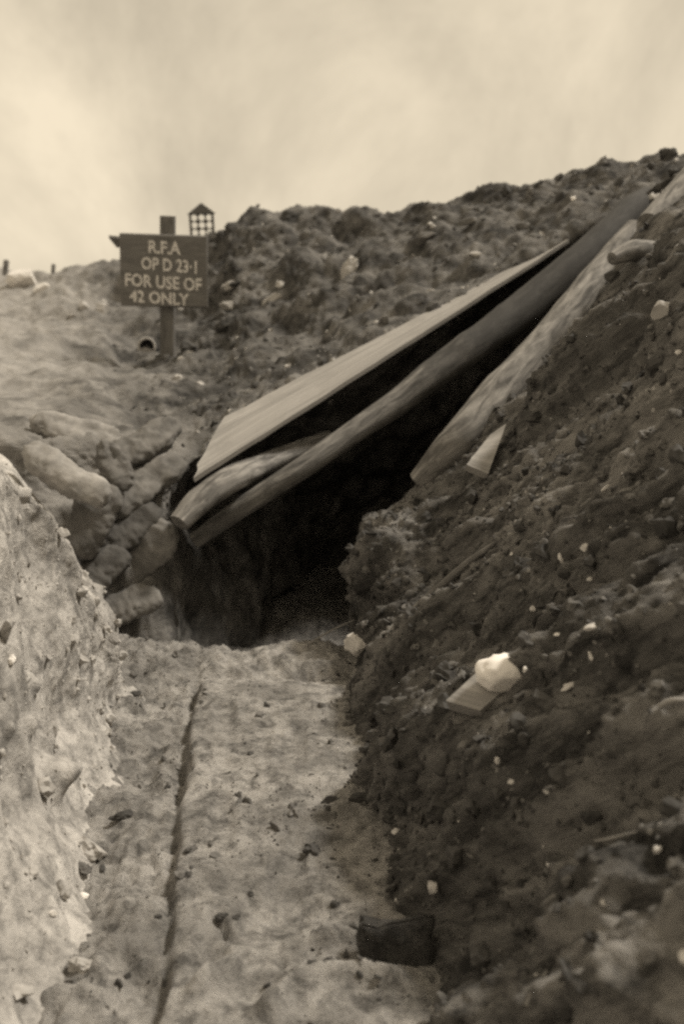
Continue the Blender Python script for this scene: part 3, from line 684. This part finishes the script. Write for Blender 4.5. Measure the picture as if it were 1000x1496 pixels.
# timber block at the foot of the bank
def block(name, cpx, cpy, d, size, yaw, pitch, roll, mat, label, cat, group=None):
    bm = bmesh.new(); bmesh.ops.create_cube(bm, size=1)
    bmesh.ops.scale(bm, vec=size, verts=bm.verts); bmesh.ops.bevel(bm, geom=bm.edges[:], offset=.006, segments=2, affect='EDGES')
    bmesh.ops.subdivide_edges(bm, edges=bm.edges[:], cuts=6, use_grid_fill=True)
    co = np.array([v.co[:] for v in bm.verts]); dn = fbm(co * 16 + 3, 4) * .02 - .004
    for v_, x in zip(bm.verts, dn): v_.co += v_.co.normalized() * x
    uvl = bm.loops.layers.uv.new('UVMap')
    for fc in bm.faces:
        for l in fc.loops: l[uvl].uv = (l.vert.co.z * 2 + l.vert.co.y, l.vert.co.x)
    o = bm_obj(name, bm, mat, smooth_=True); o.location = P(cpx, cpy, d); o.rotation_euler = (pitch, roll, yaw); return tag(o, label, cat, group)
block('timber_block', 583, 1385, 2.40, (.175, .055, .15), R(4), R(-12), R(-3), M['mudwood'], 'dark muddy timber block sunk in the floor at the right bank foot', 'timber', 'loose boards')
# sticks
for (p1, p2, r_, lab) in (((965, 1035), (1010, 1026), .006, 'pale thin stick at the right picture edge level with the white lump'),
                          ((872, 1228), (935, 1214), .0035, 'faint thin twig low on the right bank pointing at the white stone'),
                          ((455, 940), (520, 905), .004, 'thin twig lying on the lip of the dugout floor'),
                          ((770, 1470), (800, 1420), .004, 'short twig near the bottom edge on the right bank')):
    a, na, _ = hit(*p1); b, nb, _ = hit(*p2)
    log('twig', [a + na * r_, (a + b) / 2 + (na + nb) * (r_ * .7 + .004), b + nb * r_], [r_, r_ * 1.1, r_ * .7], M['board'], lab, cat='twig', group='twigs on the bank', ends=(0, 0))

# ------------------------------------------------------------------ sandbags
def bag(p1, p2, wid, thick, mat, label, seed, d1, d2, up=None):
    a = P(*p1, d1); b = P(*p2, d2); ax_ = (b - a); Lh = ax_.length / 2; ax_.normalize(); mid = (a + b) / 2
    vd = (Vector((0, 0, EYE)) - mid).normalized(); upv = (Vector((0, 0, 1)) * .5 + vd).normalized() if up is None else Vector(up)
    s = ax_.cross(upv).normalized(); u = s.cross(ax_).normalized()
    nu, nk = 44, 40; V = []
    for i in range(nu + 1):
        t = -1 + 2 * i / nu; prof_ = (1 - abs(t) ** 3.2) ** .42 if abs(t) < 1 else 0
        prof_ = max(prof_, .02)
        for k in range(nk):
            an = 2 * math.pi * k / nk; cx, sx = math.cos(an), math.sin(an)
            e = .75; V.append((t * Lh, math.copysign(abs(cx) ** e, cx) * wid * prof_, math.copysign(abs(sx) ** e, sx) * thick * prof_))
    V = np.array(V); nrm = V * np.array([.2, 1, 1]); nrm /= np.linalg.norm(nrm, axis=1)[:, None] + 1e-9
    endf = np.abs(V[:, 0] / Lh) ** 3
    h = .024 * fbm(V * 6 + seed * 5, 3) + .012 * ridged(V * np.array([7, 22, 22]) + seed, 3) * (.4 + 1.2 * endf) + .006 * fbm(V * 36, 3) - .010
    V = V + nrm * h[:, None]
    W = V @ np.array([tuple(ax_), tuple(s), tuple(u)])
    F = [(i*nk + k, i*nk + (k+1) % nk, (i+1)*nk + (k+1) % nk, (i+1)*nk + k) for i in range(nu) for k in range(nk)]
    F.append(tuple(range(nk))[::-1]); F.append(tuple(nu * nk + k for k in range(nk)))
    o = mesh_obj('sandbag', W, F, mat); o.location = mid
    bm = bmesh.new(); bm.from_mesh(o.data); bmesh.ops.recalc_face_normals(bm, faces=bm.faces[:]); bm.to_mesh(o.data); bm.free()
    return tag(o, label, 'sandbag', 'sandbags stacked in the trench corner')
bag((36, 655), (156, 736), .082, .065, M['bag_pale'], 'plump pale sandbag jutting out nearest the left bank', 1, 4.34, 4.26)
bag((158, 705), (108, 812), .10, .05, M['bag_mid'], 'grey sandbag hanging below the plump pale one', 2, 4.50, 4.46)
bag((160, 680), (262, 618), .09, .05, M['bag_mid'], 'topmost grey sandbag at the right end of the pile', 3, 4.76, 4.95)
bag((152, 748), (262, 672), .088, .05, M['bag_mid'], 'sandbag second from the top at the right end of the pile', 4, 4.60, 4.80)
bag((140, 806), (232, 742), .085, .05, M['bag_dark'], 'dark damp sandbag third down in the right stack', 5, 4.56, 4.68)
bag((112, 872), (178, 800), .085, .045, M['bag_dark'], 'lowest dark sandbag in the corner by the floor', 6, 4.46, 4.56)
bag((40, 616), (176, 640), .075, .04, M['bag_pale'], 'pale flattened sandbag lying along the top of the pile', 7, 4.72, 4.90)
bag((150, 640), (186, 712), .07, .04, M['bag_mid'], 'small crumpled sandbag wedged between the pale bag and the right stack', 8, 4.54, 4.58)
bag((178, 850), (246, 762), .11, .04, M['bag_mid'], 'torn grey sandbag slumped beside the left edge of the dugout mouth', 9, 4.62, 4.64)
bag((150, 905), (232, 862), .09, .04, M['bag_mid'], 'low collapsed sandbag at floor level left of the dugout mouth', 10, 4.50, 4.56)

# ------------------------------------------------------------------ sign
sd = 7.3; sc_ = sd / FPX
base = P(243, 525, sd); base_top = P(250, 323, sd)
root = empty('sign_post', base); tag(root, 'dark wooden notice board with painted lettering on a square post', 'sign')
def box(name, c, size, mat, parent, rot=(0, 0, 0), bev=.004, wob=0.0):
    bm = bmesh.new(); bmesh.ops.create_cube(bm, size=1); bmesh.ops.scale(bm, vec=size, verts=bm.verts)
    bmesh.ops.bevel(bm, geom=bm.edges[:], offset=bev, segments=1, affect='EDGES')
    uvl = bm.loops.layers.uv.new('UVMap')
    for fc in bm.faces:
        for l in fc.loops: l[uvl].uv = (l.vert.co.x + l.vert.co.y, l.vert.co.z)
    for v_ in bm.verts:
        v_.co += Vector((random.uniform(-wob, wob), 0, random.uniform(-wob, wob)))
    o = bm_obj(name, bm, mat, parent); o.location = c; o.rotation_euler = rot; return o
H = (base_top - base).length
box('post', (.02, .03, H / 2 - .15), (.10, .07, H + .3), M['post'], root, rot=(R(-2), R(2.0), 0), wob=.004)
ctr = P(246, 396, sd) - base
brd = box('notice_board', (ctr.x, -.03, ctr.z), (123 * sc_, .03, 100 * sc_), M['sign'], root, rot=(R(-3), R(1.5), R(6)), wob=.006)
def text(s, x, z, h, w, parent, y=-.0185, name='lettering', tilt=0.0):
    cu = bpy.data.curves.new('t', 'FONT'); cu.body = s; cu.size = 1; cu.align_x = 'CENTER'; cu.align_y = 'CENTER'; cu.extrude = .02; cu.offset = .026; cu.resolution_u = 3
    to = bpy.data.objects.new('t', cu); COL.objects.link(to); bpy.context.view_layer.update()
    me = bpy.data.meshes.new_from_object(to.evaluated_get(bpy.context.evaluated_depsgraph_get())); bpy.data.objects.remove(to)
    co = np.empty(len(me.vertices) * 3); me.vertices.foreach_get('co', co); co = co.reshape(-1, 3)
    mn, mx_ = co.min(0), co.max(0); co = (co - (mn + mx_) / 2) / (mx_ - mn)
    co = np.stack([co[:, 0] * w, co[:, 2] * -.002, co[:, 1] * h], 1)
    co[:, 2] += tilt * co[:, 0]; co[:, 2] += .004 * perlin(co * 20 + x * 3)
    me.vertices.foreach_set('co', co.ravel()); me.materials.clear(); me.materials.append(M['paint'])
    o = bpy.data.objects.new(name, me); COL.objects.link(o); o.parent = parent; o.location = (x, y, z); return o
u = sc_
text('R.F.A', 1 * u, 32 * u, 18 * u, 45 * u, brd, tilt=-.03)
text('OP D 23·1', 7 * u, 8 * u, 18 * u, 78 * u, brd, tilt=-.05)
text('FOR USE OF', -1 * u, -16 * u, 18 * u, 108 * u, brd, tilt=-.05)
text('42 ONLY', -7 * u, -38 * u, 17 * u, 84 * u, brd, tilt=-.05)
# board end poking out behind the sign
board('loose_board', P(160, 343, 7.6), P(215, 352, 7.5), P(225, 358, 7.6), P(172, 358, 7.7), .02, M['post'], 'pale board tip poking out behind the upper left of the sign', 'board', 'loose boards', nu=8, nv=3)
# tin by the post
tl, tn, td = hit(216, 512); tinr = 13 * td / FPX
tin = empty('tin_can', tl + Vector((0, -.03, tinr * .4))); tag(tin, 'open tin with a pale rim lying beside the foot of the sign post', 'tin')
def ringmesh(name, r, rt, mat, parent, y0, y1, K=28, cap=False):
    V = []; F = []
    for (yy, rr) in ((y0, r), (y1, r * .96), (y1, r * .9 - rt), (y0, r - rt)):
        for k in range(K): a = 2 * math.pi * k / K; V.append((math.cos(a) * rr, yy, math.sin(a) * rr))
    for s in range(4):
        for k in range(K): F.append((s*K + k, s*K + (k+1) % K, ((s+1) % 4)*K + (k+1) % K, ((s+1) % 4)*K + k))
    if cap: F.append(tuple(2*K + k for k in range(K)))
    return mesh_obj(name, V, F, mat, parent)
tin.rotation_euler = (R(-12), 0, R(-8))
ringmesh('can_body', tinr, .004, M['black'], tin, 0, .11, cap=True); ringmesh('rim', tinr * 1.05, .012, M['tin'], tin, -.012, 0)
# lid hanging
ld = mesh_obj('lid', [(math.cos(2*math.pi*k/20) * tinr * .75, -.02 - .015 * math.sin(2*math.pi*k/20), -tinr * .55 + math.sin(2*math.pi*k/20) * tinr * .42) for k in range(20)] + [(math.cos(2*math.pi*k/20) * tinr * .75, -.016 - .015 * math.sin(2*math.pi*k/20), -tinr * .55 + math.sin(2*math.pi*k/20) * tinr * .42) for k in range(20)],
              [tuple(range(20))[::-1], tuple(range(20, 40))] + [(k, (k+1) % 20, 20 + (k+1) % 20, 20 + k) for k in range(20)], M['tin'], tin, smooth_=False)

# ------------------------------------------------------------------ cage lantern on the skyline
ld_ = 8.75; lu = ld_ / FPX
lb = P(296, 345, ld_); lan = empty('lantern', lb, (0, R(-2), R(18))); tag(lan, 'small dark cage with a pointed roof and nine round openings on the skyline', 'lantern')
w = 33 * lu; hh = 31 * lu
def lattice(y, parent):
    nx, nz = 3, 3; cw = w / nx; ch = hh / nz; K = 20; V = []; F = []
    for th in (0, .012):
        for i in range(nx):
            for j in range(nz):
                cx = -w / 2 + cw * (i + .5); cz = ch * (j + .5)
                for k in range(K):
                    a = 2 * math.pi * (k + .5) / K; m_ = max(abs(math.cos(a)), abs(math.sin(a)))
                    V.append((cx + math.cos(a) / m_ * cw / 2, y + th, cz + math.sin(a) / m_ * ch / 2))
                for k in range(K):
                    a = 2 * math.pi * (k + .5) / K; V.append((cx + math.cos(a) * cw * .43, y + th, cz + math.sin(a) * ch * .43))
    n1 = nx * nz * 2 * K
    for c in range(nx * nz):
        for k in range(K):
            k2 = (k + 1) % K; a = c * 2 * K
            F.append((a + k, a + k2, a + K + k2, a + K + k)); F.append((n1 + a + k, n1 + a + K + k, n1 + a + K + k2, n1 + a + k2))
            F.append((a + K + k, a + K + k2, n1 + a + K + k2, n1 + a + K + k))
            F.append((a + k2, a + k, n1 + a + k, n1 + a + k2))
    return mesh_obj('lattice', V, F, M['post'], parent, smooth_=False)
lattice(-.012, lan)
for sx in (-1, 1): box('corner_post', (sx * w / 2, 0, hh / 2 - .04), (.018, .03, hh + .08), M['post'], lan, bev=.002)
box('base_rail', (0, 0, -.012), (w + .03, .05, .022), M['post'], lan, bev=.002)
rt_ = 20 * lu; V = [(-w/2 - .02, -.05, hh), (w/2 + .02, -.05, hh), (0, -.05, hh + rt_ * .75), (-w/2 - .02, .05, hh), (w/2 + .02, .05, hh), (0, .05, hh + rt_ * .75)]
mesh_obj('roof', V, [(0, 1, 2), (5, 4, 3), (0, 3, 4, 1), (1, 4, 5, 2), (2, 5, 3, 0)], M['post'], lan, smooth_=False)

# ------------------------------------------------------------------ skyline stumps
for (px, py, wpx, hpx, lab) in ((76, 397, 6, 20, 'short dark stake standing on the far left skyline'), (7, 388, 8, 14, 'stubby dark stake at the left picture edge on the skyline')):
    d = 10.2; o0 = P(px, py + hpx / 2 + 6, d); t0 = P(px + 2, py - hpx / 2, d)
    log('stake', [o0, (o0 + t0) / 2, t0], [wpx * d / FPX / 2] * 3, M['log_dark'], lab, cat='stake', group='stakes on the skyline', seed=px)

# ------------------------------------------------------------------ light
sun_d = bpy.data.lights.new('sun', 'SUN'); sun = bpy.data.objects.new('sun', sun_d); COL.objects.link(sun)
to_sun = Vector((0.52, 0.14, 0.82)).normalized(); sun.rotation_euler = to_sun.to_track_quat('Z', 'Y').to_euler()
sun_d.energy = 3.0; sun_d.angle = R(9); sun_d.color = (1.0, 0.935, 0.83)
el = math.asin(to_sun.z); az = math.atan2(to_sun.x, to_sun.y)
world = bpy.data.worlds.new('World'); scene.world = world; world.use_nodes = True; nt = world.node_tree; L = nt.links
bg = nt.nodes['Background']; bg.inputs['Strength'].default_value = 0.1
sky = nd(nt, 'ShaderNodeTexSky'); sky.sky_type = 'NISHITA'; sky.sun_disc = False; sky.sun_elevation = el; sky.sun_rotation = az; sky.dust_density = 4
bw = nd(nt, 'ShaderNodeRGBToBW'); L.new(sky.outputs[0], bw.inputs[0])
tc = nd(nt, 'ShaderNodeTexCoord')
n = nd(nt, 'ShaderNodeTexNoise', Scale=3.2, Detail=9.0, Roughness=0.62, Distortion=0.4); L.new(tc.outputs['Generated'], n.inputs['Vector'])
cr = nd(nt, 'ShaderNodeMapRange'); cr.inputs['From Min'].default_value = .35; cr.inputs['From Max'].default_value = .65; cr.inputs['To Min'].default_value = 4.9; cr.inputs['To Max'].default_value = 8.0
L.new(n.outputs['Fac'], cr.inputs['Value'])
mx = nd(nt, 'ShaderNodeMix', data_type='FLOAT'); mx.inputs[0].default_value = .93
L.new(bw.outputs[0], mx.inputs[2]); L.new(cr.outputs['Result'], mx.inputs[3])
cl = nd(nt, 'ShaderNodeVectorMath', operation='SCALE'); cl.inputs[0].default_value = (1.0, 0.865, 0.65); L.new(mx.outputs[0], cl.inputs['Scale'])
L.new(cl.outputs[0], bg.inputs['Color'])

scene.cycles.pixel_filter_type = 'GAUSSIAN'; scene.cycles.filter_width = 2.8; scene.cycles.use_denoising = False
vs = scene.view_settings; vs.view_transform = 'Standard'; vs.look = 'None'; vs.exposure = 0.27; vs.gamma = 1; vs.use_curve_mapping = False
